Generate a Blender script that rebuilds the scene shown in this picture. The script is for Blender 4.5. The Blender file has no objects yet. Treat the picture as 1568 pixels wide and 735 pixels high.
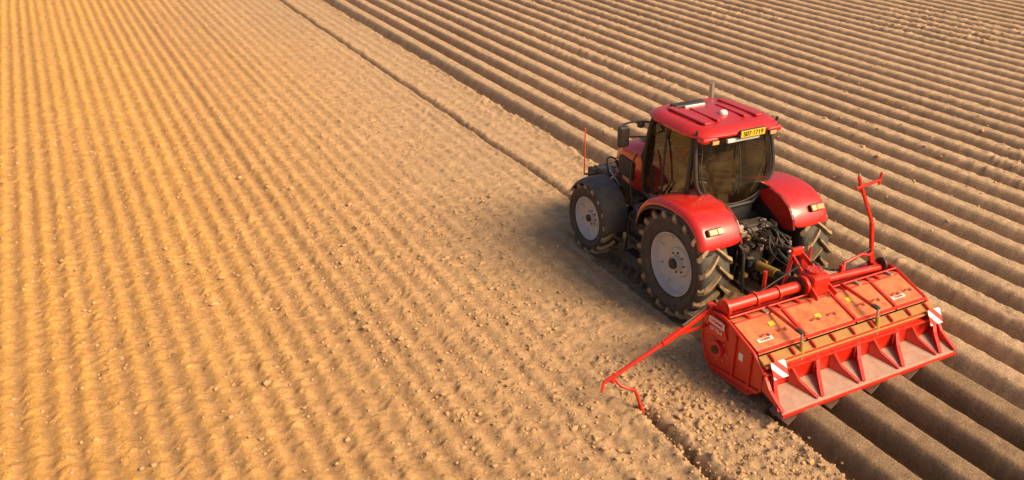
import bpy, bmesh, math, random
import numpy as np
from mathutils import Vector, Matrix
random.seed(7); rng=np.random.RandomState(5)
S=bpy.context.scene
S.view_settings.view_transform='Standard'; S.view_settings.look='None'; S.view_settings.exposure=0
COL=S.collection
# ---------------------------------------------------------------- materials
def newmat(name):
    m=bpy.data.materials.new(name); m.use_nodes=True
    nt=m.node_tree; b=nt.nodes['Principled BSDF']; return m,nt,b
def paint(name,col,rough=.5,dust=.0,dcol=(.42,.27,.15),metal=0,coat=0,scale=6,bump=0,spec=.5):
    m,nt,b=newmat(name); N=nt.nodes; L=nt.links
    tc=N.new('ShaderNodeTexCoord'); 
    no=N.new('ShaderNodeTexNoise'); no.inputs['Scale'].default_value=scale; no.inputs['Detail'].default_value=8; no.inputs['Roughness'].default_value=.7
    L.new(tc.outputs['Object'],no.inputs['Vector'])
    geo=N.new('ShaderNodeNewGeometry'); sx=N.new('ShaderNodeSeparateXYZ'); L.new(geo.outputs['Normal'],sx.inputs[0])
    up=N.new('ShaderNodeMapRange'); up.inputs[1].default_value=-.2; up.inputs[2].default_value=1; up.inputs[3].default_value=.45; up.inputs[4].default_value=1.0
    L.new(sx.outputs['Z'],up.inputs[0])
    mr=N.new('ShaderNodeMapRange'); mr.inputs[1].default_value=.35; mr.inputs[2].default_value=.7; mr.inputs[3].default_value=dust*.35; mr.inputs[4].default_value=min(1,dust*1.6)
    L.new(no.outputs['Fac'],mr.inputs[0])
    mu=N.new('ShaderNodeMath'); mu.operation='MULTIPLY'; L.new(up.outputs[0],mu.inputs[0]); L.new(mr.outputs[0],mu.inputs[1])
    mx=N.new('ShaderNodeMix'); mx.data_type='RGBA'; mx.inputs['A'].default_value=(*col,1); mx.inputs['B'].default_value=(*dcol,1)
    L.new(mu.outputs[0],mx.inputs['Factor']); L.new(mx.outputs['Result'],b.inputs['Base Color'])
    rr=N.new('ShaderNodeMapRange'); rr.inputs[3].default_value=rough; rr.inputs[4].default_value=.9
    L.new(mu.outputs[0],rr.inputs[0]); L.new(rr.outputs[0],b.inputs['Roughness'])
    b.inputs['Metallic'].default_value=metal; b.inputs['Coat Weight'].default_value=coat; b.inputs['Coat Roughness'].default_value=.12
    b.inputs['Specular IOR Level'].default_value=spec
    if bump:
        n2=N.new('ShaderNodeTexNoise'); n2.inputs['Scale'].default_value=40; n2.inputs['Detail'].default_value=4
        L.new(tc.outputs['Object'],n2.inputs['Vector'])
        bp=N.new('ShaderNodeBump'); bp.inputs['Strength'].default_value=bump; bp.inputs['Distance'].default_value=.01
        L.new(n2.outputs['Fac'],bp.inputs['Height']); L.new(bp.outputs[0],b.inputs['Normal'])
    return m
RED=paint('red_paint',(.54,.008,.006),.25,.08,coat=.7,dcol=(.45,.2,.12))
IRED=paint('implement_red',(.60,.014,.004),.32,.10,coat=.35,dcol=(.46,.2,.09),scale=9)
DUSTRED=paint('dusty_red_sheet',(.54,.05,.012),.45,.8,dcol=(.52,.25,.10),scale=6)
DIRTY=paint('dirty_beam',(.38,.12,.02),.7,.95,dcol=(.42,.24,.08),scale=11)
PINK=paint('dusty_moulding_plate',(.36,.14,.10),.6,.98,dcol=(.44,.31,.23),scale=9)
BLACK=paint('black_plastic',(.02,.02,.022),.5,.12,dcol=(.25,.2,.15))
DARK=paint('dark_metal',(.035,.032,.03),.5,.3,dcol=(.2,.13,.07),scale=14,metal=.3)
GREY=paint('grey_fender_plastic',(.045,.045,.05),.6,.2,dcol=(.3,.24,.18))
RUB=paint('tyre_rubber',(.035,.032,.03),.8,.4,dcol=(.24,.19,.14),scale=9,bump=.3)
TREAD=paint('dusty_tread',(.19,.135,.08),.9,.95,dcol=(.56,.38,.20),scale=12,bump=.4)
RIM=paint('rim_silver',(.54,.54,.54),.4,.25,dcol=(.38,.32,.26))
WHITE=paint('white_sticker',(.8,.8,.78),.5,.1)
YEL=paint('yellow_plate',(.80,.55,.03),.45,.05)
BRASS=paint('yellow_guard',(.42,.25,.03),.5,.3,scale=12)
ORANGE=paint('amber_lens',(.8,.22,.03),.25,.1,coat=.4)
PALE=paint('pale_lens',(.75,.40,.14),.25,.1,coat=.4)
STEEL=paint('steel',(.5,.47,.43),.35,.25,metal=.7)
SEAT=paint('seat_fabric',(.14,.075,.04),.8,.3)
TRIM=paint('cab_trim',(.32,.20,.09),.7,.3)
ROD=paint('orange_rod',(.7,.1,.02),.5,.1)
BLUE=paint('blue_part',(.03,.08,.25),.5,.2)
TXT=paint('black_ink',(.01,.01,.01),.6,0)
def glassmat(name,tint):
    m=bpy.data.materials.new(name); m.use_nodes=True; nt=m.node_tree; N=nt.nodes; L=nt.links
    N.remove(N['Principled BSDF']); out=N['Material Output']
    t=N.new('ShaderNodeBsdfTransparent'); t.inputs[0].default_value=(*tint,1)
    g=N.new('ShaderNodeBsdfGlossy'); g.inputs['Roughness'].default_value=.03
    f=N.new('ShaderNodeFresnel'); f.inputs[0].default_value=1.6
    d=N.new('ShaderNodeBsdfDiffuse'); d.inputs[0].default_value=(.45,.34,.2,1)
    no=N.new('ShaderNodeTexNoise'); no.inputs['Scale'].default_value=3; no.inputs['Detail'].default_value=6
    tc=N.new('ShaderNodeTexCoord'); L.new(tc.outputs['Object'],no.inputs['Vector'])
    mr=N.new('ShaderNodeMapRange'); mr.inputs[1].default_value=.4; mr.inputs[2].default_value=.75; mr.inputs[3].default_value=.01; mr.inputs[4].default_value=.08
    L.new(no.outputs['Fac'],mr.inputs[0])
    m1=N.new('ShaderNodeMixShader'); L.new(f.outputs[0],m1.inputs[0]); L.new(t.outputs[0],m1.inputs[1]); L.new(g.outputs[0],m1.inputs[2])
    m2=N.new('ShaderNodeMixShader'); L.new(mr.outputs[0],m2.inputs[0]); L.new(m1.outputs[0],m2.inputs[1]); L.new(d.outputs[0],m2.inputs[2])
    L.new(m2.outputs[0],out.inputs[0]); return m
GLASS=glassmat('tinted_glass',(.64,.60,.40))
def stripemat():
    m,nt,b=newmat('warning_stripes'); N=nt.nodes; L=nt.links
    tc=N.new('ShaderNodeTexCoord'); sx=N.new('ShaderNodeSeparateXYZ'); L.new(tc.outputs['Object'],sx.inputs[0])
    a=N.new('ShaderNodeMath'); a.operation='ADD'; L.new(sx.outputs['X'],a.inputs[0]); L.new(sx.outputs['Z'],a.inputs[1])
    a2=N.new('ShaderNodeMath'); a2.operation='ADD'; a2.inputs[1].default_value=.04; L.new(a.outputs[0],a2.inputs[0])
    w=N.new('ShaderNodeMath'); w.operation='PINGPONG'; w.inputs[1].default_value=.10; L.new(a2.outputs[0],w.inputs[0])
    g=N.new('ShaderNodeMath'); g.operation='GREATER_THAN'; g.inputs[1].default_value=.05; L.new(w.outputs[0],g.inputs[0])
    mx=N.new('ShaderNodeMix'); mx.data_type='RGBA'; mx.inputs['A'].default_value=(.8,.78,.75,1); mx.inputs['B'].default_value=(.6,.03,.02,1)
    L.new(g.outputs[0],mx.inputs['Factor']); L.new(mx.outputs['Result'],b.inputs['Base Color']); b.inputs['Roughness'].default_value=.4
    return m
STRIPE=stripemat()
# ---------------------------------------------------------------- helpers
def empty(name,loc):
    e=bpy.data.objects.new(name,None); e.location=loc; e.empty_display_size=.2; COL.objects.link(e); return e
def mesh(name,vs,fs,mat,parent=None,smooth=False,bevel=0,solid=0,loc=None,rot=None,fix=True):
    me=bpy.data.meshes.new(name); me.from_pydata([tuple(v) for v in vs],[],fs); me.update()
    if fix:
        bm=bmesh.new(); bm.from_mesh(me); bmesh.ops.recalc_face_normals(bm,faces=bm.faces); bm.to_mesh(me); bm.free()
    if smooth: me.polygons.foreach_set('use_smooth',[True]*len(me.polygons))
    me.materials.append(mat); o=bpy.data.objects.new(name,me); COL.objects.link(o)
    if parent: o.parent=parent
    if loc: o.location=loc
    if rot: o.rotation_euler=rot
    if solid:
        md=o.modifiers.new('s','SOLIDIFY'); md.thickness=solid; md.offset=0
    if bevel:
        md=o.modifiers.new('b','BEVEL'); md.width=bevel; md.segments=2; md.limit_method='ANGLE'
    return o
def box(name,c,s,mat,parent,bevel=.01,rot=(0,0,0)):
    x,y,z=[k/2 for k in s]
    vs=[(a*x,b*y,d*z) for a in(-1,1) for b in(-1,1) for d in(-1,1)]
    fs=[(0,1,3,2),(4,6,7,5),(0,4,5,1),(2,3,7,6),(0,2,6,4),(1,5,7,3)]
    return mesh(name,vs,fs,mat,parent,False,min(bevel,min(s)*.4),0,c,rot)
def cyl(name,p,q,r,mat,parent,n=20,r2=None,bevel=0):
    p=Vector(p);q=Vector(q);d=(q-p); 
    if r2 is None:r2=r
    M=d.to_track_quat('Z','Y').to_matrix(); vs=[];fs=[]
    for k,(c,rr) in enumerate(((p,r),(q,r2))):
        for i in range(n):
            a=2*math.pi*i/n; vs.append(c+M@Vector((rr*math.cos(a),rr*math.sin(a),0)))
    for i in range(n): fs.append((i,(i+1)%n,n+(i+1)%n,n+i))
    fs.append(tuple(range(n))); fs.append(tuple(range(n,2*n)))
    o=mesh(name,vs,fs,mat,parent,True)
    md=o.modifiers.new('e','EDGE_SPLIT'); md.split_angle=math.radians(40)
    return o
def bar(name,p,q,w,h,mat,parent,bevel=.006):
    p=Vector(p);q=Vector(q);d=q-p
    o=box(name,(0,0,0),(w,h,d.length),mat,parent,bevel); o.location=(p+q)/2
    o.rotation_mode='QUATERNION'; o.rotation_quaternion=d.to_track_quat('Z','Y'); return o
def pipe(name,pts,r,mat,parent,smooth=True):
    c=bpy.data.curves.new(name,'CURVE'); c.dimensions='3D'; c.bevel_depth=r; c.bevel_resolution=3; c.use_fill_caps=True
    if smooth:
        sp=c.splines.new('NURBS'); sp.points.add(len(pts)-1); sp.order_u=3; sp.use_endpoint_u=True; sp.resolution_u=6
    else:
        sp=c.splines.new('POLY'); sp.points.add(len(pts)-1)
    for i,p in enumerate(pts): sp.points[i].co=(*p,1)
    c.materials.append(mat); o=bpy.data.objects.new(name,c); COL.objects.link(o); o.parent=parent; return o
def prismx(name,yz,x0,x1,mat,parent,bevel=.006):
    n=len(yz); vs=[(x0,y,z) for y,z in yz]+[(x1,y,z) for y,z in yz]
    fs=[tuple(range(n)),tuple(range(n,2*n))]+[(i,(i+1)%n,n+(i+1)%n,n+i) for i in range(n)]
    return mesh(name,vs,fs,mat,parent,False,bevel)
def text(name,s,size,loc,rot,mat,parent):
    c=bpy.data.curves.new(name,'FONT'); c.body=s; c.size=size; c.align_x='CENTER'; c.align_y='CENTER'; c.extrude=.001; c.offset=.002*size/.1
    c.materials.append(mat); o=bpy.data.objects.new(name,c); COL.objects.link(o); o.parent=parent; o.location=loc; o.rotation_euler=rot; return o
def lathe(name,prof,mat,parent,loc,n=64,s=1):
    vs=[];fs=[];m=len(prof)
    for i in range(n):
        a=2*math.pi*i/n
        for x,r in prof: vs.append((s*x,r*math.cos(a),r*math.sin(a)))
    for i in range(n):
        j=(i+1)%n
        for k in range(m-1): fs.append((i*m+k,i*m+k+1,j*m+k+1,j*m+k))
    o=mesh(name,vs,fs,mat,parent,True,0,0,loc); md=o.modifiers.new('e','EDGE_SPLIT'); md.split_angle=math.radians(50); return o
def loft(name,rings,mat,parent,smooth=True,cap=True):
    n=len(rings[0]); vs=[p for r in rings for p in r]; fs=[]
    for k in range(len(rings)-1):
        for i in range(n): fs.append((k*n+i,k*n+(i+1)%n,(k+1)*n+(i+1)%n,(k+1)*n+i))
    if cap: fs.append(tuple(range(n))); fs.append(tuple(range((len(rings)-1)*n,len(rings)*n)))
    o=mesh(name,vs,fs,mat,parent,smooth); 
    if smooth:
        md=o.modifiers.new('e','EDGE_SPLIT'); md.split_angle=math.radians(38)
    return o
# ---------------------------------------------------------------- wheels
def wheel(tag,parent,loc,R,w,rr,s,nl):
    h=.065*R/.87; Rc=R-h
    hw=w/2
    half=[(-hw*.75,rr),(-hw*.93,rr+.25*(Rc-rr)),(-hw,rr+.55*(Rc-rr)),(-hw*.97,rr+.8*(Rc-rr)),(-hw*.8,Rc-.018),(-hw*.4,Rc-.004),(0,Rc)]
    prof=half+[(-x,r) for x,r in half[-2::-1]]
    lathe(tag+'_tyre',prof,RUB,parent,loc,72,s)
    lathe(tag+'_sidewall_ring',[(hw*.985,rr+.50*(Rc-rr)),(hw*1.03,rr+.52*(Rc-rr)),(hw*1.03,rr+.56*(Rc-rr)),(hw*.985,rr+.58*(Rc-rr))],RUB,parent,loc,72,s)
    lathe(tag+'_bead_ring',[(hw*.86,rr+.12*(Rc-rr)),(hw*.92,rr+.14*(Rc-rr)),(hw*.93,rr+.18*(Rc-rr)),(hw*.88,rr+.2*(Rc-rr))],RUB,parent,loc,72,s)
    xs=[0,hw*.4,hw*.8,hw*.97]; rs=[Rc,Rc-.004,Rc-.018,rr+.8*(Rc-rr)]
    vs=[];fs=[]
    for side in (-1,1):
        for i in range(nl):
            th0=2*math.pi*(i+(.5 if side>0 else 0))/nl
            base=len(vs); K=8
            for k in range(K):
                t=k/(K-1)
                if t<=.75: x=hw*(-.04+ .90*t/.75); r=float(np.interp(abs(x),xs,rs))
                else: 
                    u=(t-.75)/.25; x=hw*(.86+.12*u); r=float(np.interp(abs(x),xs,rs))-(.06*R*max(0,u-.5))
                th=th0+ .38*min(t,.85)
                aw=(.028+.022*t)/R*.87
                nx,nr=(0,1) if t<.6 else ((.45,.9) if t<=.8 else (.85,.3))
                hh=h if t<.95 else h*.3
                for (da,up) in ((-aw*1.3,-.012),(-aw*.8,hh),(aw*.8,hh),(aw*1.3,-.012)):
                    q=r+nr*up; X=side*(x+nx*up); vs.append((X,q*math.cos(th+da),q*math.sin(th+da)))
            for k in range(K-1):
                a=base+4*k;b=a+4
                for j in range(3): fs.append((a+j,a+j+1,b+j+1,b+j))
            fs.append((base,base+1,base+2,base+3)); e=base+4*(K-1); fs.append((e,e+1,e+2,e+3))
    mesh(tag+'_tread_lugs',vs,fs,TREAD,parent,False,0,0,loc)
    f=hw/.26; q=rr/.5
    rp=[(.19,.505),(.225,.515),(.23,.50),(.19,.478),(.16,.465),(.13,.452),(.12,.42),(.10,.395),(.07,.30),(.06,.25),(.09,.225),(.10,.20),(.10,.13),(.13,.12),(.17,.10),(.175,.0)]
    lathe(tag+'_rim',[(x*f,r*q) for x,r in rp],RIM,parent,loc,64,s)
    lathe(tag+'_rim_back',[(-.15*f,.5*q),(-.1*f,.44*q),(0,.42*q),(0,.0)],DARK,parent,loc,40,s)
    lathe(tag+'_hub',[(.17*f,.085*q),(.21*f,.08*q),(.225*f,.055*q),(.225*f,0)],DARK,parent,loc,24,s)
    bv=[];bf=[]
    for i in range(8):
        a=2*math.pi*i/8; cy=.165*q*math.cos(a); cz=.165*q*math.sin(a); b0=len(bv)
        for xx in (.095*f,.12*f):
            for k in range(6):
                c=k*math.pi/3; bv.append((s*xx,cy+.015*math.cos(c),cz+.015*math.sin(c)))
        for k in range(6): bf.append((b0+k,b0+(k+1)%6,b0+6+(k+1)%6,b0+6+k))
        bf.append(tuple(b0+6+k for k in range(6)))
    mesh(tag+'_bolts',bv,bf,DARK,parent,False,0,0,loc)
    for i in range(8):
        a=math.pi/8+i*math.pi/4
        bar(tag+'_rim_lug_%d'%i,(loc[0]+s*.105*f,loc[1]+.39*q*math.cos(a),loc[2]+.39*q*math.sin(a)),(loc[0]+s*.135*f,loc[1]+.455*q*math.cos(a),loc[2]+.455*q*math.sin(a)),.06*q,.03,RIM,parent)
def shell(name,path,x0,x1,lip,mat,parent,s,thick=.014):
    n=len(path); vs=[];fs=[]
    cols=[(x0,0),(x0+(x1-x0)*.5,0.012),(x1-.12,0.004),(x1-.06,-.012),(x1-.015,-.045),(x1,-.05-lip*.5),(x1,-.05-lip)]
    m=len(cols)
    for i,(y,z) in enumerate(path):
        a=path[max(i-1,0)]; b=path[min(i+1,n-1)]; ty,tz=b[0]-a[0],b[1]-a[1]; l=math.hypot(ty,tz); ny,nz=tz/l,-ty/l
        cy,cz=np.mean([p[0] for p in path]),min(p[1] for p in path)-.4
        if (y-cy)*ny+(z-cz)*nz<0: ny,nz=-ny,-nz
        for x,o in cols: vs.append((s*x,y+ny*o,z+nz*o))
    for i in range(n-1):
        for k in range(m-1): fs.append((i*m+k,i*m+k+1,(i+1)*m+k+1,(i+1)*m+k))
    o=mesh(name,vs,fs,mat,parent,True,0,thick); md=o.modifiers.new('sub','SUBSURF'); md.levels=2; md.render_levels=2; return o
# ================================================================ TRACTOR
T=empty('red_tractor',(-.13,.33,0))
WB=2.47
for s,t in((-1,'left'),(1,'right')):
    wheel('rear_'+t,T,(s*1.0,0,.88),.90,.56,.50,s,19)
    wheel('front_'+t,T,(s*1.03,WB,.66),.68,.44,.385,s,16)
    cyl('rear_axle_'+t,(s*.3,0,.87),(s*.9,0,.87),.13,DARK,T,24)
    cyl('front_axle_'+t,(s*.15,WB,.62),(s*.95,WB,.655),.09,DARK,T,20)
    pth=[(1.02,1.20),(.99,1.38),(.90,1.56),(.74,1.71),(.50,1.82),(.2,1.875),(-.1,1.875),(-.36,1.82),(-.56,1.70),(-.68,1.54),(-.72,1.38)]
    shell('rear_fender_'+t,pth,.50,1.26,.06,RED,T,s)
    pl=[(y*.985,z-.085) for y,z in pth]
    shell('fender_lip_'+t,pl,1.0,1.275,.03,BLACK,T,s,.012)
    inner=pth+[(-.5,1.2),(0,1.35),(.6,1.2)]
    prismx('fender_inner_wall_'+t,inner,s*.52,s*.54,BLACK,T,0)
    prismx('fender_cheek_'+t,[(-.72,1.38),(-.68,1.54),(-.56,1.70),(-.36,1.82),(-.1,1.87),(.2,1.7),(-.3,1.45),(-.5,1.32)],s*.50,s*.515,RED,T,.003)
    box('rear_light_housing_'+t,(s*1.0,-.635,1.64),(.27,.07,.115),BLACK,T,.012,(math.radians(-38),0,0))
    box('rear_light_amber_'+t,(s*1.05,-.66,1.65),(.15,.06,.095),ORANGE,T,.012,(math.radians(-38),0,0))
    box('rear_light_clear_'+t,(s*.92,-.66,1.65),(.10,.06,.095),PALE,T,.012,(math.radians(-38),0,0))
    fp=[(WB+.66*math.cos(math.radians(a))*1.08,.655+.66*1.12*math.sin(math.radians(a))) for a in (25,45,65,85,105,125,145,165,182)]
    shell('front_fender_'+t,fp,.78,1.25,.03,GREY,T,s,.012)
    bar('front_fender_stay_'+t,(s*.5,WB-.1,.9),(s*.9,WB,1.36),.04,.04,DARK,T)
# chassis
box('engine_block',(0,1.95,1.02),(.56,1.5,.7),DARK,T,.03)
box('front_frame',(0,2.6,.8),(.42,1.3,.36),DARK,T,.03)
box('gearbox_housing',(0,.35,.95),(.62,1.3,.7),DARK,T,.05)
box('rear_housing',(0,-.22,1.0),(.50,.45,.75),DARK,T,.06)
box('front_carrier',(0,3.3,.92),(.86,.55,.28),BLACK,T,.03)
box('front_carrier_lid',(0,3.28,1.10),(.8,.48,.09),GREY,T,.02)
for i in range(7): box('front_weight_%d'%i,(-.36+.12*i,3.68,.85),(.1,.22,.42),DARK,T,.025)
for s in(-1,1): bar('front_link_'+('l' if s<0 else 'r'),(s*.38,2.9,.75),(s*.42,3.6,.55),.07,.1,DARK,T)
cyl('width_marker_rod',(-.66,3.5,1.05),(-.66,3.52,1.95),.014,ROD,T,8)
bar('rod_bracket',(-.40,3.45,1.02),(-.67,3.5,1.05),.04,.03,DARK,T)
pipe('front_hose_1',[(-.2,3.0,1.15),(-.35,2.95,1.5),(-.45,2.75,1.45),(-.4,2.6,1.2)],.02,BLACK,T)
pipe('front_hose_2',[(-.1,3.05,1.15),(-.42,3.05,1.38),(-.52,2.85,1.3),(-.45,2.6,1.1)],.018,STEEL,T)
pipe('front_hose_3',[(.1,3.05,1.15),(-.3,3.15,1.5),(-.55,3.0,1.45),(-.5,2.8,1.0)],.016,BLACK,T)
cyl('front_lift_ram',(-.42,2.75,1.25),(-.45,3.2,.85),.045,STEEL,T)
# hood
rings=[]
for y,hw,zb,zt in((1.55,.47,1.22,2.04),(1.9,.47,1.22,2.02),(2.3,.45,1.2,1.98),(2.65,.42,1.15,1.92),(2.86,.39,1.1,1.84),(2.96,.33,1.1,1.68),(2.98,.30,1.1,1.4)):
    r=[]
    for (u,v) in((-1,0),(-1,.55),(-.97,.72),(-.88,.86),(-.7,.95),(-.4,.99),(0,1),(.4,.99),(.7,.95),(.88,.86),(.97,.72),(1,.55),(1,0)):
        r.append((u*hw,y,zb+(zt-zb)*v))
    rings.append(r)
loft('hood',rings,RED,T)
for s in(-1,1):
    box('hood_grille_'+('l' if s<0 else 'r'),(s*.452,2.45,1.5),(.03,.5,.34),BLACK,T,.02,(0,0,s*math.radians(4)))
    for k in range(5): box('hood_vent_%d_%d'%(s,k),(s*.474,1.75+.0*k,1.78-.07*k),(.012,.34,.03),BLACK,T,.004)
    for k in range(6): box('grille_slat_%d_%d'%(s,k),(s*.468,2.45,1.37+.05*k),(.02,.46,.015),GREY,T,.004,(0,0,s*math.radians(4)))
    box('hood_lower_panel_'+('l' if s<0 else 'r'),(s*.44,2.1,1.15),(.04,1.2,.14),BLACK,T,.02)
box('hood_stripe',(0,2.1,2.005),(.30,.9,.012),BLACK,T,.004,(math.radians(-4),0,0))
for s in(-1,1):
    box('tank_%d'%s,(s*.72,1.28,.80),(.42,.66,.62),BLACK,T,.07)
    box('tank_top_%d'%s,(s*.70,1.3,1.16),(.34,.55,.12),GREY,T,.03)
    for k in range(3): box('step_%d_%d'%(s,k),(s*(.98-.03*k),1.28,.42+.3*k),(.18,.42,.035),DARK,T,.008)
    bar('step_side_a%d'%s,(s*1.05,1.06,.38),(s*.96,1.06,1.12),.02,.05,DARK,T); bar('step_side_b%d'%s,(s*1.05,1.5,.38),(s*.96,1.5,1.12),.02,.05,DARK,T)
cyl('filter_can',(-.62,1.78,.75),(-.62,1.78,1.2),.09,BLACK,T)
cyl('blue_cap',(-.86,1.42,1.12),(-.86,1.42,1.2),.045,BLUE,T)
cyl('air_tank',(-.80,1.72,.62),(-.50,1.78,.62),.12,DARK,T)
pipe('handrail_door',[(-.86,1.62,1.15),(-.92,1.66,1.5),(-.9,1.66,2.0),(-.84,1.6,2.1)],.014,BLACK,T)
# cab
def P(s,n):
    d=dict(Ct=(.72,.30,2.76),Cm=(.80,.17,2.2),Cl=(.70,.13,1.86),Cb=(.36,.10,1.58),S1=(.80,.30,1.84),S2=(.80,.75,1.60),S3=(.78,1.25,1.38),Ab=(.60,1.68,1.36),Am=(.77,1.60,2.05),At=(.70,1.42,2.76))
    x,y,z=d[n]; return (s*x,y,z)
def panel(name,pts,mat): return mesh(name,pts,[tuple(range(len(pts)))],mat,T,False,0,0)
panel('rear_glass',[P(-1,'Ct'),P(1,'Ct'),P(1,'Cm'),P(1,'Cl'),P(1,'Cb'),P(-1,'Cb'),P(-1,'Cl'),P(-1,'Cm')],GLASS)
panel('front_glass',[P(-1,'At'),P(1,'At'),P(1,'Am'),P(1,'Ab'),P(-1,'Ab'),P(-1,'Am')],GLASS)
for s in(-1,1):
    t='l' if s<0 else 'r'
    panel('side_glass_'+t,[P(s,k) for k in('Ct','Cm','S1','S2','S3','Ab','Am','At')],GLASS)
    pipe('c_pillar_'+t,[P(s,k) for k in('Ct','Cm','Cl','Cb')],.034,BLACK,T,True)
    pipe('c_pillar_b_'+t,[(s*.73,.36,2.76),(s*.81,.26,2.2),(s*.81,.32,1.84)],.04,BLACK,T,True)
    pipe('a_pillar_'+t,[P(s,k) for k in('At','Am','Ab')],.04,BLACK,T,True)
    pipe('b_pillar_'+t,[(s*.74,.98,2.76),(s*.805,.95,2.2),(s*.79,.95,1.55)],.018,BLACK,T,True)
    pipe('sill_'+t,[P(s,k) for k in('S1','S2','S3','Ab')],.03,BLACK,T,True)
    pipe('roof_rail_'+t,[P(s,'Ct'),P(s,'At')],.04,BLACK,T,False)
    pipe('grab_'+t,[(s*.66,.24,2.35),(s*.62,.22,2.0),(s*.4,.2,1.72)],.012,TRIM,T)
pipe('rear_top_rail',[P(-1,'Ct'),P(1,'Ct')],.04,BLACK,T,False)
pipe('rear_bottom_rail',[P(-1,'Cb'),P(1,'Cb')],.034,BLACK,T,False)
pipe('rear_glass_gasket',[(-.64,.235,2.66),(-.72,.13,2.2),(-.62,.10,1.9),(-.34,.07,1.64),(.34,.07,1.64),(.62,.10,1.9),(.72,.13,2.2),(.64,.235,2.66)],.010,DARK,T,True)
pipe('front_bottom_rail',[P(-1,'Ab'),P(1,'Ab')],.04,BLACK,T,False)
box('cab_floor',(0,.85,1.25),(1.16,1.5,.22),BLACK,T,.04)
box('cab_rear_wall',(0,.14,1.45),(.76,.1,.32),BLACK,T,.03)
box('cab_headliner',(0,.85,2.70),(1.3,1.05,.05),TRIM,T,.02)
box('seat_base',(0,.70,1.52),(.46,.46,.30),SEAT,T,.06)
box('seat_back',(0,.48,1.92),(.46,.14,.62),SEAT,T,.06,(math.radians(8),0,0))
box('seat_headrest',(0,.43,2.30),(.26,.1,.16),SEAT,T,.04,(math.radians(8),0,0))
box('armrest_console',(.32,.8,1.78),(.14,.5,.1),TRIM,T,.03)
box('side_console',(.58,.75,1.55),(.26,.8,.3),TRIM,T,.05)
box('side_console_l',(-.60,.6,1.55),(.2,.5,.3),TRIM,T,.05)
box('dashboard',(0,1.42,1.68),(.5,.25,.5),TRIM,T,.06)
box('monitor',(.5,1.15,2.1),(.05,.25,.2),BLACK,T,.01,(0,0,.5))
tor=[]
for i in range(25):
    a=2*math.pi*i/24; tor.append((.2*math.cos(a),1.18+.17*math.sin(a),1.98+.09*math.sin(a)))
pipe('steering_wheel',tor,.016,BLACK,T,False)
cyl('steering_column',(0,1.18,1.97),(0,1.38,1.7),.03,BLACK,T)
pipe('wiper',[(.05,.2,2.55),(.08,.1,2.2),(.02,.07,1.8)],.010,BLACK,T)
# roof
def sup(hx,y0,y1,z,e=4.2,n=48,nar=.06):
    r=[];cy=(y0+y1)/2;hy=(y1-y0)/2
    for i in range(n):
        a=2*math.pi*i/n; c,d=math.cos(a),math.sin(a)
        x=math.copysign(abs(c)**(2/e),c);y=math.copysign(abs(d)**(2/e),d)
        r.append((x*hx*(1-nar*(y+1)/2),cy+y*hy,z))
    return r
rr_=[sup(.70,.30,1.45,2.74),sup(.82,.13,1.58,2.755),sup(.875,.06,1.64,2.785),sup(.88,.05,1.65,2.815),sup(.86,.08,1.63,2.845),sup(.79,.15,1.56,2.89),sup(.70,.24,1.47,2.92),sup(.63,.31,1.40,2.908),sup(.56,.38,1.34,2.92),sup(.3,.6,1.1,2.94)]
loft('roof',rr_,RED,T)
for s in(-1,1):
    box('roof_rib_%d'%s,(s*.50,.80,2.935),(.12,.95,.04),RED,T,.018)
    box('roof_rib_inner_%d'%s,(s*.26,.72,2.945),(.05,.7,.025),RED,T,.012)
    box('roof_corner_%d'%s,(s*.62,.16,2.765),(.30,.18,.10),RED,T,.035)
    box('work_light_%d'%s,(s*.56,.065,2.735),(.15,.05,.075),BLACK,T,.015)
    box('work_light_lens_%d'%s,(s*.56,.036,2.735),(.12,.012,.055),PALE,T,.004)
    cyl('beacon_socket_%d'%s,(s*.78,.22,2.84),(s*.78,.22,2.90),.025,BLACK,T)
box('roof_hatch_grille',(-.14,1.28,2.945),(.62,.17,.05),BLACK,T,.02,(0,0,.0))
box('roof_hatch_plate',(-.10,1.16,2.948),(.40,.035,.03),WHITE,T,.01)
lathe('gps_dome',[(0,.07),(.03,.07),(.055,.05),(.065,0)],WHITE,T,(0,0,0),24)
o=bpy.data.objects['gps_dome']; o.rotation_euler=(0,-math.pi/2,0); o.location=(.03,.62,2.94)
box('plate_holder',(.13,.035,2.80),(.50,.03,.13),BLACK,T,.006)
box('licence_plate',(.13,.015,2.80),(.47,.014,.105),YEL,T,.004)
text('licence_text','S07\u00b71719',.105,(.13,.0055,2.80),(math.pi/2,0,0),TXT,T)
box('rear_fascia',(.02,.10,2.70),(.62,.05,.06),WHITE,T,.01)
cyl('exhaust_stack',(.80,1.85,1.5),(.80,1.85,2.6),.07,DARK,T)
cyl('exhaust_tip',(.80,1.85,2.6),(.80,1.85,3.03),.045,STEEL,T)
for s in(-1,1):
    pipe('mirror_arm_%d'%s,[(s*.72,1.5,2.66),(s*.95,1.62,2.70),(s*1.12,1.68,2.62)],.017,BLACK,T)
    pipe('mirror_arm_low_%d'%s,[(s*.74,1.55,2.4),(s*1.12,1.68,2.42)],.012,BLACK,T)
    box('mirror_%d'%s,(s*1.10,1.68,2.42),(.18,.10,.36),BLACK,T,.04,(0,0,s*.2))
    box('mirror_glass_%d'%s,(s*1.09,1.622,2.42),(.14,.006,.30),DARK,T,.002,(0,0,s*.2))
    box('front_work_light_%d'%s,(s*.85,1.55,2.62),(.1,.1,.09),BLACK,T,.02)
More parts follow.
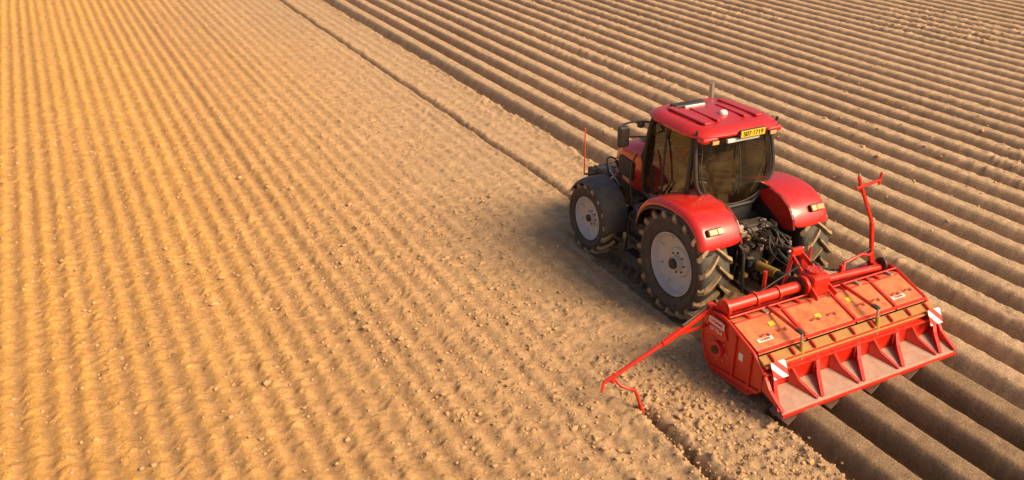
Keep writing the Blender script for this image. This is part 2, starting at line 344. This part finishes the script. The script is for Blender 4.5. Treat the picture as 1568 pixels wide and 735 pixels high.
# rear clutter
rnd=random.Random(3)
for i in range(60):
    x=rnd.uniform(-.36,.36);z=rnd.uniform(.65,1.55);y=-.42-rnd.uniform(0,.14)*(1.6-z)
    m=rnd.choice([DARK,DARK,DARK,BLACK,STEEL,BRASS])
    if i%2: box('rear_part_%d'%i,(x,y,z),(rnd.uniform(.04,.13),rnd.uniform(.05,.14),rnd.uniform(.03,.11)),m,T,.008,(0,0,rnd.uniform(-.4,.4)))
    else: cyl('rear_part_%d'%i,(x,y+.05,z),(x+rnd.uniform(-.04,.04),y-.08,z+rnd.uniform(-.04,.04)),rnd.uniform(.015,.04),m,T,12)
box('remote_valve_block',(0,-.36,1.42),(.42,.2,.16),DARK,T,.02)
for i in range(6): cyl('coupler_%d'%i,(-.17+.07*i,-.44,1.43),(-.17+.07*i,-.52,1.41),.022,STEEL,T,12)
for i in range(8):
    x0=rnd.uniform(-.25,.25);x1=rnd.uniform(-.3,.3)
    pipe('hydraulic_hose_%d'%i,[(x0,-.48,1.4),(x0,-.72,1.45+rnd.uniform(-.1,.15)),(x1,-.95,1.25),(x1*.6,-1.4,1.15+rnd.uniform(-.1,.1)),(x1*.6,-1.62,1.1)],.012,rnd.choice([BLACK,BLACK,DARK]),T)
for s in(-1,1):
    bar('lift_arm_%d'%s,(s*.33,-.1,1.32),(s*.46,-.72,1.22),.06,.1,DARK,T)
    cyl('lift_rod_%d'%s,(s*.46,-.72,1.22),(s*.47,-.8,.58),.028,STEEL if s>0 else DARK,T)
    bar('lower_link_%d'%s,(s*.34,-.1,.62),(s*.46,-1.42,.56),.05,.1,DARK,T)
    cyl('lift_ram_%d'%s,(s*.28,-.45,.62),(s*.36,-.66,1.22),.045,DARK,T)
    pipe('side_lever_hose_%d'%s,[(s*.3,-.4,1.3),(s*.42,-.55,1.1),(s*.4,-.5,.8)],.015,BLACK,T)
cyl('pto_guard',(0,-.45,.82),(0,-1.0,.88),.075,BRASS,T)
cyl('pto_guard_rear',(0,-1.0,.88),(0,-1.45,.92),.06,BLACK,T)
cyl('pto_cone',(0,-.42,.82),(0,-.6,.835),.12,BLACK,T,20,.08)
cyl('top_link',(0,-.4,1.2),(0,-1.4,1.42),.03,DARK,T)
# ================================================================ IMPLEMENT (rotary ridge tiller)
I=empty('rotary_ridge_tiller',(-.22,0,0))
W=1.62
side=[(-1.10,.50),(-1.08,.78),(-1.14,.91),(-1.27,1.00),(-1.45,1.03),(-1.62,.99),(-2.12,.81),(-2.32,.64),(-2.34,.34),(-2.1,.14),(-1.4,.10),(-1.2,.22)]
for s in(-1,1):
    t='l' if s<0 else 'r'
    prismx('end_plate_'+t,side,s*W,s*(W-.03),IRED,I)
    c=Vector((0,-1.6,.6)); rim=[(s*(W+.0),c.y+(y-c.y)*.99,c.z+(z-c.z)*.99) for y,z in side]+[(s*W,c.y+(side[0][0]-c.y)*.99,c.z+(side[0][1]-c.z)*.99)]
    pipe('end_plate_rim_'+t,rim,.018,IRED,I,False)
    cyl('end_bearing_'+t,(s*W,-1.45,.5),(s*(W+.06),-1.45,.5),.12,IRED,I,28)
    cyl('end_bearing_cap_'+t,(s*(W+.06),-1.45,.5),(s*(W+.085),-1.45,.5),.06,DARK,I,20)
    for k in range(8):
        a=k*math.pi/4; cyl('end_bolt_%s_%d'%(t,k),(s*W,-1.45+.17*math.cos(a),.5+.17*math.sin(a)),(s*(W+.02),-1.45+.17*math.cos(a),.5+.17*math.sin(a)),.014,STEEL,I,8)
    prismx('chain_case_'+t,[(-1.2,.62),(-1.3,.96),(-1.5,.96),(-1.62,.72),(-1.55,.66),(-1.35,.66)],s*W,s*(W+.035),IRED,I,.012)
    for k,(yy,z0,z1) in enumerate(((-1.78,.25,.88),(-2.1,.2,.78))): bar('end_rib_%s_%d'%(t,k),(s*(W+.015),yy,z0),(s*(W+.015),yy,z1),.03,.035,IRED,I,.005)
    bar('end_rail_%s'%t,(s*(W+.015),-1.3,.16),(s*(W+.015),-2.3,.30),.035,.05,IRED,I,.005)
box('maker_sticker',(-W-.037,-1.40,.89),(.004,.32,.10),WHITE,I,.001)
text('maker_text','GRIMME',.075,(-W-.0405,-1.40,.89),(math.pi/2,0,-math.pi/2),IRED,I)
text('type_text','GF 75-4',.075,(-W-.038,-1.40,.77),(math.pi/2,0,-math.pi/2),WHITE,I)
box('warning_sticker',(-W-.004,-1.90,.62),(.006,.08,.11),WHITE,I,.001)
cyl('main_tube_l',(-1.58,-1.40,1.10),(-.16,-1.40,1.10),.085,IRED,I,28)
cyl('main_tube_r',(.10,-1.40,1.09),(1.5,-1.40,1.01),.055,IRED,I,28)
for x,r in((-1.55,.13),(-1.02,.105),(-.62,.105),(-.22,.14),(.18,.12),(1.45,.10)):
    cyl('tube_flange_%d'%int(x*100),(x-.02,-1.40,1.10 if x<.1 else 1.07),(x+.02,-1.40,1.10 if x<.1 else 1.07),r,IRED if x<-.3 else DARK,I,28)
box('front_beam',(0,-1.18,.88),(3.2,.12,.12),IRED,I,.015)
for i in range(7): prismx('front_gusset_%d'%i,[(-1.24,.93),(-1.13,.93),(-1.36,1.05)],-1.5+i*.5,-1.47+i*.5,IRED,I,.004)
box('rotor_tunnel_front',(0,-1.27,.70),(3.18,.03,.42),IRED,I,.005,(math.radians(12),0,0))
cyl('tiller_rotor',(-1.58,-1.6,.40),(1.58,-1.6,.40),.12,DARK,I,20)
vs=[];fs=[]
for i in range(64):
    x=-1.55+i*3.1/63; a=i*2.4; d=Vector((0,math.cos(a),math.sin(a))); n=Vector((0,-math.sin(a),math.cos(a))); c=Vector((x,-1.6,.40)); b=len(vs)
    for (r,w,o) in((.1,.03,0),(.30,.022,.0),(.33,.012,.07)):
        for sx in(-.012,.012):
            vs.append(c+d*r+n*(w+o)+Vector((sx,0,0))); vs.append(c+d*r+n*(o-w)+Vector((sx,0,0)))
    for k in(0,4):
        for q in((0,1,5,4),(2,3,7,6),(0,2,6,4),(1,3,7,5)): fs.append(tuple(b+k+z for z in q))
mesh('tiller_blades',vs,fs,DARK,I)
box('gearbox',(.0,-1.46,1.15),(.32,.34,.32),IRED,I,.04)
cyl('gearbox_cover',(.0,-1.46,1.31),(.0,-1.46,1.35),.12,IRED,I,24)
cyl('gearbox_input',(.0,-1.15,1.0),(.0,-1.32,1.02),.08,DARK,I,20)
cyl('gearbox_side_cap',(-.17,-1.46,1.14),(-.22,-1.46,1.14),.14,IRED,I,24)
for k in range(6):
    a=k*math.pi/3; cyl('gearbox_bolt_%d'%k,(.095*math.cos(a),-1.46+.095*math.sin(a),1.35),(.095*math.cos(a),-1.46+.095*math.sin(a),1.365),.012,STEEL,I,8)
for s in(-1,1):
    bar('headstock_leg_%d'%s,(s*.30,-1.16,.80),(s*.07,-1.08,1.46),.035,.09,IRED,I)
    bar('headstock_brace_%d'%s,(s*.09,-1.08,1.42),(s*.18,-1.75,1.04),.03,.07,IRED,I)
    prismx('lower_hitch_%d'%s,[(-1.2,.42),(-1.02,.46),(-1.0,.66),(-1.1,.95),(-1.2,.95)],s*.44,s*.47,IRED,I)
    prismx('lower_hitch_b_%d'%s,[(-1.2,.42),(-1.02,.46),(-1.0,.66),(-1.1,.95),(-1.2,.95)],s*.54,s*.57,IRED,I)
box('headstock_top',(0,-1.07,1.46),(.20,.07,.12),IRED,I,.015)
cyl('headstock_pin',(-.14,-1.05,1.48),(.14,-1.05,1.48),.02,STEEL,I,12)
cyl('hose_holder',(.22,-1.12,.9),(.22,-1.12,1.5),.018,IRED,I,10)
cyl('parking_stand',(-.60,-1.12,.6),(-.60,-1.12,1.30),.03,IRED,I,12)
for i,(x0,x1) in enumerate(((.1,1.25),(.05,1.32),(-.1,-1.35))):
    pipe('frame_hose_%d'%i,[(x0,-1.3,1.38),(x0*.4+x1*.3,-1.22,1.12+.03*i),(x0*.1+x1*.7,-1.26,1.02),(x1,-1.26,1.06)],.013,BLACK,I)
# covers
cov=[(-1.52,.975),(-1.60,.99),(-2.10,.83),(-2.16,.78),(-2.14,.76),(-1.56,.93)]
seams=[-1.58,-.72,.20,.98,1.58]
for i in range(4):
    prismx('cover_panel_%d'%i,cov,seams[i]+.015,seams[i+1]-.015,DUSTRED,I,.006)
    box('cover_panel_edge_%d'%i,((seams[i]+seams[i+1])/2,-1.64,.988),(seams[i+1]-seams[i]-.05,.025,.02),IRED,I,.005,(math.radians(17.5),0,0))
    if i: box('cover_seam_%d'%i,(seams[i],-1.84,.925),(.05,.62,.03),IRED,I,.008,(math.radians(17.5),0,0))
for i,x in enumerate((-1.3,-1.0,-.4,-.1,.45,.75,1.15,1.4)):
    box('cover_clamp_%d'%i,(x,-1.60,1.005),(.05,.12,.035),STEEL if i%2 else IRED,I,.008,(math.radians(8),0,0))
    cyl('cover_bolt_%d'%i,(x+.08,-1.96,.88),(x+.08,-1.96,.90),.018,STEEL,I,8)
    pipe('cover_handle_%d'%i,[(x-.05,-1.95,.885),(x-.05,-1.96,.925),(x+.05,-1.96,.925),(x+.05,-1.95,.885)],.008,IRED,I,False)
pipe('cover_front_rod',[(-1.58,-1.55,1.03),(1.58,-1.55,1.03)],.016,IRED,I,False)
for x,y in((-1.05,-1.8),(.38,-1.8),(-.3,-1.90)):
    z=.99-( -1.60-y)*-.0; z=.99-(-1.60-y)*.32+.006
    box('yellow_sticker_%d'%int(x*100),(x,y,z),(.10,.07,.006),YEL,I,.001,(math.radians(17.7),0,0))
for x in (-1.45,1.05): 
    box('rail_sticker_%d'%int(x*100),(x+.12,-2.0,.870),(.26,.055,.008),WHITE,I,.001,(math.radians(17.7),0,0))
    text('rail_text_%d'%int(x*100),'GRIMME',.05,(x+.12,-2.002,.8755),(math.radians(17.7),0,0),IRED,I)
# rear rail
bar('rear_angle_rail',(-1.58,-2.15,.82),(1.58,-2.15,.82),.03,.03,IRED,I)
box('rear_gutter',(0,-2.20,.68),(3.18,.06,.16),DARK,I,.004)
box('rear_beam',(0,-2.25,.74),(3.22,.14,.05),DIRTY,I,.01,(math.radians(25),0,0))
box('rear_beam_web',(0,-2.31,.675),(3.22,.02,.10),IRED,I,.006)
pipe('rear_beam_rod',[(-1.6,-2.345,.70),(1.6,-2.345,.70)],.02,DIRTY,I,False)
for i in range(9): box('beam_lug_%d'%i,(-1.45+i*.3625,-2.275,.775),(.03,.12,.05),IRED,I,.006,(math.radians(25),0,0))
# moulding hood : upright back wall, open pockets with dusty plates and triangular fins
box('moulding_top_channel',(0,-2.355,.61),(3.26,.08,.04),IRED,I,.008)
box('moulding_back_wall',(0,-2.335,.47),(3.22,.02,.26),IRED,I,.004)
prof=[(-2.35,.35),(-2.54,.30),(-2.73,.245),(-2.76,.20)]
n=65; vs=[];fs=[]
for j,(y,z) in enumerate(prof):
    for i in range(n):
        x=-1.61+3.22*i/(n-1); vs.append((x,y,z))
for j in range(3):
    for i in range(n-1): fs.append((j*n+i,j*n+i+1,(j+1)*n+i+1,(j+1)*n+i))
mesh('moulding_sheet',vs,fs,PINK,I,False,0,.012)
box('moulding_rear_lip',(0,-2.775,.215),(3.26,.02,.05),IRED,I,.006)
fins=[(-1.61,0)]+[(-1.5+.375*i,(28 if i%2 else -28)) for i in range(0,9)]+[(1.61,0)]
for i,(x,a) in enumerate(fins):
    tri=[(-2.35,.63),(-2.34,.36),(-2.55,.30),(-2.75,.25),(-2.765,.272),(-2.49,.44)]
    f=prismx('moulding_fin_%d'%i,[(y+2.45,z) for y,z in tri],-.011,.011,IRED,I,.003); f.location=(x,-2.45,0)
    f.rotation_euler=(0,0,math.radians(a))
    Rz=Matrix.Rotation(math.radians(a),4,'Z')
    for k,(p,q) in enumerate((((0,.10,.635),(0,-.04,.443)),((0,-.04,.443),(0,-.315,.275)))):
        g=bar('fin_flange_%d_%d'%(i,k),p,q,.05,.010,IRED,I,.003)
        mp=(Vector(p)+Vector(q))/2; g.location=Vector((x,-2.45,0))+Rz@mp
        g.rotation_quaternion=(Rz.to_quaternion())@g.rotation_quaternion
for i in range(4):
    x=-1.125+.75*i
    box('ridge_former_top_%d'%i,(x,-2.56,.205),(.24,.38,.012),STEEL,I,.003)
    for s in(-1,1):
        mesh('ridge_former_%d_%d'%(i,s),[(x+s*.12,-2.37,.205),(x+s*.12,-2.75,.20),(x+s*.33,-2.73,.0),(x+s*.33,-2.37,.0)],[(0,1,2,3)],PINK,I,False,0,.01)
for x in(-.95,.45):
    cyl('spring_strut_%d'%int(x*100),(x,-2.32,.60),(x+.02,-2.24,.99),.018,STEEL,I,10)
    cyl('spring_strut_sleeve_%d'%int(x*100),(x,-2.31,.66),(x+.015,-2.27,.87),.032,BRASS,I,12)
    box('strut_bracket_%d'%int(x*100),(x+.02,-2.20,.99),(.07,.12,.04),DARK,I,.01)
    bar('strut_arm_%d'%int(x*100),(x+.02,-2.2,.98),(x+.02,-1.56,1.04),.03,.05,IRED,I)
for x in(-1.44,1.48):
    box('warning_board_%d'%int(x*100),(x,-2.43,.68),(.25,.012,.23),STRIPE,I,.004,(math.radians(-28),0,0))
    bar('warning_board_stay_%d'%int(x*100),(x,-2.34,.62),(x,-2.42,.66),.03,.03,IRED,I)
# left marker arm (lowered)
bar('marker_arm_inner',(-1.58,-1.16,.98),(-2.45,-1.26,.70),.07,.07,IRED,I,.01)
bar('marker_arm_outer',(-2.35,-1.25,.73),(-3.40,-1.30,.40),.045,.045,IRED,I,.008)
bar('marker_arm_brace',(-1.58,-1.16,.72),(-2.2,-1.23,.76),.03,.04,IRED,I,.006)
cyl('marker_ram',(-1.55,-1.13,1.04),(-2.1,-1.22,.87),.022,DARK,I,12)
box('marker_hinge',(-1.58,-1.17,.9),(.12,.12,.32),IRED,I,.02)
pipe('marker_tool_arm',[(-3.24,-1.30,.43),(-3.20,-1.40,.36),(-3.10,-1.44,.30),(-3.00,-1.46,.26),(-2.97,-1.53,.10),(-2.96,-1.56,-.02)],.022,IRED,I,False)
bar('marker_shoe',(-3.00,-1.52,.22),(-2.94,-1.60,-.04),.05,.02,IRED,I,.005)
bar('marker_tip',(-3.40,-1.30,.40),(-3.46,-1.36,.30),.04,.04,IRED,I,.008)
bar('marker_clamp',(-3.20,-1.27,.46),(-3.30,-1.33,.40),.07,.07,IRED,I,.008)
# right marker arm (folded up)
bar('marker_r_base',(1.40,-1.30,.95),(1.30,-1.28,1.25),.07,.08,IRED,I,.01)
bar('marker_r_lower',(1.36,-1.28,1.1),(1.22,-1.27,1.75),.055,.055,IRED,I,.01)
bar('marker_r_upper',(1.22,-1.27,1.75),(.86,-1.25,2.42),.045,.045,IRED,I,.008)
bar('marker_r_head',(.78,-1.25,2.36),(1.20,-1.30,2.44),.04,.04,IRED,I,.008)
bar('marker_r_hook',(.86,-1.25,2.42),(.80,-1.25,2.54),.04,.04,IRED,I,.008)
bar('marker_r_tip',(1.18,-1.30,2.36),(1.20,-1.30,2.55),.03,.03,IRED,I,.006)
cyl('marker_r_ram',(.75,-1.28,1.12),(1.28,-1.27,1.30),.02,DARK,I,12)
pipe('marker_r_hoop',[(.72,-1.35,1.06),(.76,-1.3,1.20),(1.1,-1.3,1.26),(1.3,-1.3,1.2)],.022,IRED,I,False)
box('marker_r_bracket',(1.40,-1.30,.98),(.14,.14,.2),IRED,I,.02)
box('rear_stand_r',(.66,-1.35,1.10),(.05,.06,.22),IRED,I,.01)
# ================================================================ GROUND
tab=rng.rand(1024,1024).astype(np.float32)
def vn(X,Y,sc,seed=0,scy=None):
    scy=scy or sc
    u=X/sc+seed*37.3+512.; v=Y/scy+seed*91.7+512.
    iu=np.floor(u).astype(np.int64); iv=np.floor(v).astype(np.int64); fu=(u-iu).astype(np.float32); fv=(v-iv).astype(np.float32)
    fu=fu*fu*(3-2*fu); fv=fv*fv*(3-2*fv)
    a=tab[iu&1023,iv&1023];b=tab[(iu+1)&1023,iv&1023];c=tab[iu&1023,(iv+1)&1023];d=tab[(iu+1)&1023,(iv+1)&1023]
    return (a*(1-fu)+b*fu)*(1-fv)+(c*(1-fu)+d*fu)*fv
def ss(x,a,b):
    t=np.clip((x-a)/(b-a),0,1); return t*t*(3-2*t)
def terrain(X,Y):
    Xr=X*.8+Y*.6; Yr=-X*.6+Y*.8
    Xq=X*.5-Y*.87; Yq=X*.87+Y*.5
    wob=.04*(vn(X,Y,14,1,11)-.5)+.012*(vn(X,Y,1.3,2,2.2)-.5)+.028*(vn(Xr,Yr,.17,50)-.5)
    Xw=X+wob
    stripe=.5+.5*np.cos(2*np.pi*Xw/.335)
    stripe2=.5+.5*np.cos(2*np.pi*Xw/1.34+.6)
    row=np.floor(X/.335+.5); rowv=tab[(row.astype(np.int64)+300)&1023,7]
    amp=(.62+.55*vn(X,Y,.8,3,5)+.3*(rowv-.3))
    leftness=ss(-X,1.5,6.5)
    flat=(.020+.028*leftness)*amp*(stripe-.5)+.012*(stripe2-.5)*leftness
    for xl in(-5.9,-4.15,-9.4): flat=flat-.018*np.exp(-((X+.06*(vn(X,Y,3,40,4)-.5)-xl)/.07)**2)
    rough=(vn(X,Y,.6,4,2.5)-.5)*.006+(vn(Xr,Yr,.19,5)-.5)*.009+(vn(Xq,Yq,.10,6)-.5)*.014+(vn(Xr,Yr,.055,7)-.5)*.018
    cl=np.clip(vn(Xq,Yq,.10,8)-.74,0,1)*.15*vn(X,Y,3,9)+np.clip(vn(Xr,Yr,.065,10)-.73,0,1)*.14
    lump=ss(X,-3.4,-3.0)*(1-ss(X,-1.85,-1.7))*(1-ss(Y,-1.6,.6))
    rough=rough+lump*((vn(Xr,Yr,.11,44)-.5)*.026+(vn(Xq,Yq,.06,46)-.5)*.022+(vn(X,Y,.3,45)-.5)*.015)
    z=flat*(1-.6*lump)+rough*(1+.3*lump)+cl*(1+1.0*lump)
    e=(vn(X,Y,.5,11)-.5)*.07
    dA=X+.29+e; mA=ss(Y,3.0,4.0)
    tr=np.exp(-(dA/.06)**2)
    z=z+mA*(-.075*tr+.04*np.exp(-((dA-.14)/.08)**2)*(.3+vn(X,Y,.12,12)))
    dB=X+3.17+e; mB=1-ss(Y,-1.62,-1.5)
    trB=np.exp(-(dB/.075)**2)
    z=z+mB*(-.12*trB+.06*np.exp(-((abs(dB)-.16)/.06)**2)*vn(X,Y,.1,13)*1.3)
    wt=np.zeros_like(z)
    for xc in(-1.16,.9):
        m=ss(X,xc-.27,xc-.24)*(1-ss(X,xc+.24,xc+.27))*ss(Y,-1.1,-.9)*(1-ss(Y,2.4,2.6))
        ch=np.sin(2*np.pi*(Y-np.abs(X-xc)*.9)/.21)
        z=z*(1-.8*m)+m*(-.035+.026*np.clip(ch*2,-1,1)); wt=wt+m
    ed=(vn(X,Y,.3,14)-.5)*.10+(vn(X,Y,1.6,51)-.5)*.06
    R=np.maximum(ss(X+ed,1.20,1.36),ss(X+ed,-1.78,-1.66)*(1-ss(Y,-2.35,-2.25)))
    rx=X+.03*(vn(X,Y,5,15,3)-.5)+.014*(vn(X,Y,.4,21)-.5)
    t=np.abs(((rx+1.72)/.75)%1-.5)*2
    pr=ss(.98-t,0,.68)
    old=ss(X,1.24,1.34)
    patch=ss(vn(X,Y,3,20,6),.5,.85)
    first=1-.25*np.exp(-((X-1.28)/.25)**2)*old
    rid=(-.14+.35*pr)*first+(vn(X,Y,.5,16)-.5)*.010+(vn(Xr,Yr,.16,17)-.5)*(.009+.018*old*(.25+patch))+(vn(Xq,Yq,.07,18)-.5)*(.008+.014*old*(.4+patch))+np.clip(vn(Xr,Yr,.09,19)-.70,0,1)*.16*old*(.1+patch)
    z=z*(1-R)+rid*R
    eb=np.exp(-((X+ed-np.where(Y<-2.3,-1.84,1.14))/.09)**2)*(.3+vn(X,Y,.1,22))*.06
    z=z+eb*np.where((Y<-2.3)|(Y>-.5),1,0)
    return z,R,old,pr,stripe,tr*mA+trB*mB,wt,lump,leftness
def seg(a,b,st): return np.arange(a,b,st)
xs=np.concatenate([[-3000,-1200,-500,-200,-90,-45,-28,-20],seg(-16,-11,.07),seg(-11,3.5,.032),seg(3.5,34,.048),[34,36,42,60,100,220,500,1200,3000]])
ys=np.concatenate([[-3000,-1200,-500,-200,-90,-45,-25,-14],seg(-9,-5.2,.07),seg(-5.2,7,.032),seg(7,18,.050),seg(18,45,.085),[45,48,60,90,160,300,600,1200,3000]])
X,Y=np.meshgrid(xs.astype(np.float64),ys.astype(np.float64),indexing='xy')
Z,R,old,pr,stripe,tr,wt,lump,left=terrain(X,Y)
far=((X<-16.1)|(X>34.1)|(Y<-9.1)|(Y>45.1)); Z=np.where(far,0.0,Z)
ny,nx=X.shape
co=np.stack([X,Y,Z],-1).reshape(-1,3).astype(np.float32)
idx=np.arange(nx*ny).reshape(ny,nx)
q=np.stack([idx[:-1,:-1],idx[:-1,1:],idx[1:,1:],idx[1:,:-1]],-1).reshape(-1,4).astype(np.int32)
me=bpy.data.meshes.new('ploughed_field')
me.vertices.add(len(co)); me.vertices.foreach_set('co',co.ravel())
me.loops.add(q.size); me.loops.foreach_set('vertex_index',q.ravel())
me.polygons.add(len(q)); me.polygons.foreach_set('loop_start',np.arange(0,q.size,4,dtype=np.int32)); 
me.update(calc_edges=True); me.polygons.foreach_set('use_smooth',np.ones(len(q),dtype=bool))
def mixc(a,b,f): return a*(1-f[...,None])+b*f[...,None]
c=np.zeros(X.shape+(3,))+np.array((.52,.34,.20))
orange_glow=np.array((.76,.395,.11))  # warm glow on the left side, painted into the soil colour
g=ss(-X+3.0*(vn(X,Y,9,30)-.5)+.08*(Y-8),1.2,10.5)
c=mixc(c,orange_glow,g)
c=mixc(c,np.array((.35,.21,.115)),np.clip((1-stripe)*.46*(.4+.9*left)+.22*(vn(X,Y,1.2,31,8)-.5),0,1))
ridge_dry=np.array((.54,.365,.225)); ridge_wet_shade=np.array((.17,.105,.06))
wet_shade=np.clip(.72-.74*old+ (1-pr)*.62+.28*(vn(X,Y,2.5,32,7)-.5),0,1)  # damp fresh ridges, plus furrow shade painted into the colour
rc=mixc(np.zeros_like(c)+ridge_dry,ridge_wet_shade,wet_shade)
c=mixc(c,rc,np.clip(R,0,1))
c=mixc(c,np.array((.15,.09,.05)),np.clip(tr,0,1)*.9)
c=mixc(c,np.array((.25,.165,.10)),np.clip(wt,0,1)*.7)
c=c*(.86+.28*vn(X,Y,.13,33))[...,None]
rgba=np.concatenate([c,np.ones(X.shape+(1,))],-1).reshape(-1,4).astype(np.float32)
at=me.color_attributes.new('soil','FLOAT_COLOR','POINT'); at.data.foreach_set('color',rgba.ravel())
m,nt,b=newmat('soil'); N=nt.nodes; L=nt.links
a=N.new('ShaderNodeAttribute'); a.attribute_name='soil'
tc=N.new('ShaderNodeTexCoord')
n1=N.new('ShaderNodeTexNoise'); n1.inputs['Scale'].default_value=26; n1.inputs['Detail'].default_value=9; n1.inputs['Roughness'].default_value=.75
L.new(tc.outputs['Object'],n1.inputs['Vector'])
mr=N.new('ShaderNodeMapRange'); mr.inputs[1].default_value=.3; mr.inputs[2].default_value=.7; mr.inputs[3].default_value=.72; mr.inputs[4].default_value=1.28
L.new(n1.outputs['Fac'],mr.inputs[0])
mm=N.new('ShaderNodeMix'); mm.data_type='RGBA'; mm.blend_type='MULTIPLY'; mm.inputs['Factor'].default_value=1
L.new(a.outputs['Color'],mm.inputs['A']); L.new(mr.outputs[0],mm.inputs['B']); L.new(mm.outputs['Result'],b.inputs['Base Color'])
b.inputs['Roughness'].default_value=.95; b.inputs['Specular IOR Level'].default_value=.1
bp=N.new('ShaderNodeBump'); bp.inputs['Strength'].default_value=1; bp.inputs['Distance'].default_value=.03
L.new(n1.outputs['Fac'],bp.inputs['Height']); L.new(bp.outputs[0],b.inputs['Normal'])
me.materials.append(m)
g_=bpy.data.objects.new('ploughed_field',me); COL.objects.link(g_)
# clods
bm=bmesh.new(); bmesh.ops.create_icosphere(bm,subdivisions=1,radius=1); iv=np.array([v.co[:] for v in bm.verts]); ifc=np.array([[v.index for v in f.verts] for f in bm.faces]); bm.free()
cx=np.concatenate([rng.uniform(-11,-1.6,4500),rng.uniform(-6,-1.6,2200),rng.uniform(-3.3,-1.75,1500),rng.uniform(1.0,14,1600)])
cy=np.concatenate([rng.uniform(-5,15,4500),rng.uniform(-4,6,2200),rng.uniform(-5.5,-.5,1500),rng.uniform(0,12,1600)])
NC=len(cx)
cz=terrain(cx[None,:],cy[None,:])[0][0]
sz=.009+.024*rng.rand(NC)**3.0+.022*(rng.rand(NC)>.98)
allv=[];allf=[]
for i in range(NC):
    v=iv*(1+rng.uniform(-.28,.28,(len(iv),1)))*sz[i]*np.array([rng.uniform(.8,1.4),rng.uniform(.8,1.4),rng.uniform(.6,.95)])
    allv.append(v+np.array([cx[i],cy[i],cz[i]+sz[i]*.3])); allf.append(ifc+i*len(iv))
av=np.concatenate(allv); af=np.concatenate(allf)
CLOD=paint('clod_soil',(.50,.32,.175),.95,.3,dcol=(.58,.37,.18),scale=9,spec=.1)
o=mesh('soil_clods',av.tolist(),af.tolist(),CLOD,None,False,fix=False)
# ================================================================ light & camera
Sd=Vector((.54,-.84,0)).normalized(); el=math.radians(39)
Sv=Vector((Sd.x*math.cos(el),Sd.y*math.cos(el),math.sin(el)))
sl=bpy.data.lights.new('sun','SUN'); sl.energy=5.0; sl.angle=math.radians(28); sl.color=(1,.745,.43)
so=bpy.data.objects.new('sun',sl); COL.objects.link(so); so.rotation_euler=Sv.to_track_quat('Z','Y').to_euler(); so.location=(10,-15,15)
w=bpy.data.worlds.new('World'); S.world=w; w.use_nodes=True
nt=w.node_tree; sky=nt.nodes.new('ShaderNodeTexSky'); sky.sky_type='NISHITA'; sky.sun_disc=False
sky.sun_elevation=el; sky.sun_rotation=math.atan2(Sd.x,Sd.y); sky.dust_density=6; sky.air_density=1
bg=nt.nodes['Background']; bg.inputs[1].default_value=.11; nt.links.new(sky.outputs[0],bg.inputs[0])
cam=bpy.data.cameras.new('camera'); cam.sensor_width=36; cam.lens=31.2; cam.clip_end=8000
co_=bpy.data.objects.new('camera',cam); COL.objects.link(co_); co_.location=(-9.17,-9.38,7.2)
co_.rotation_euler=(math.radians(64.2),0,math.radians(-27.4)); S.camera=co_
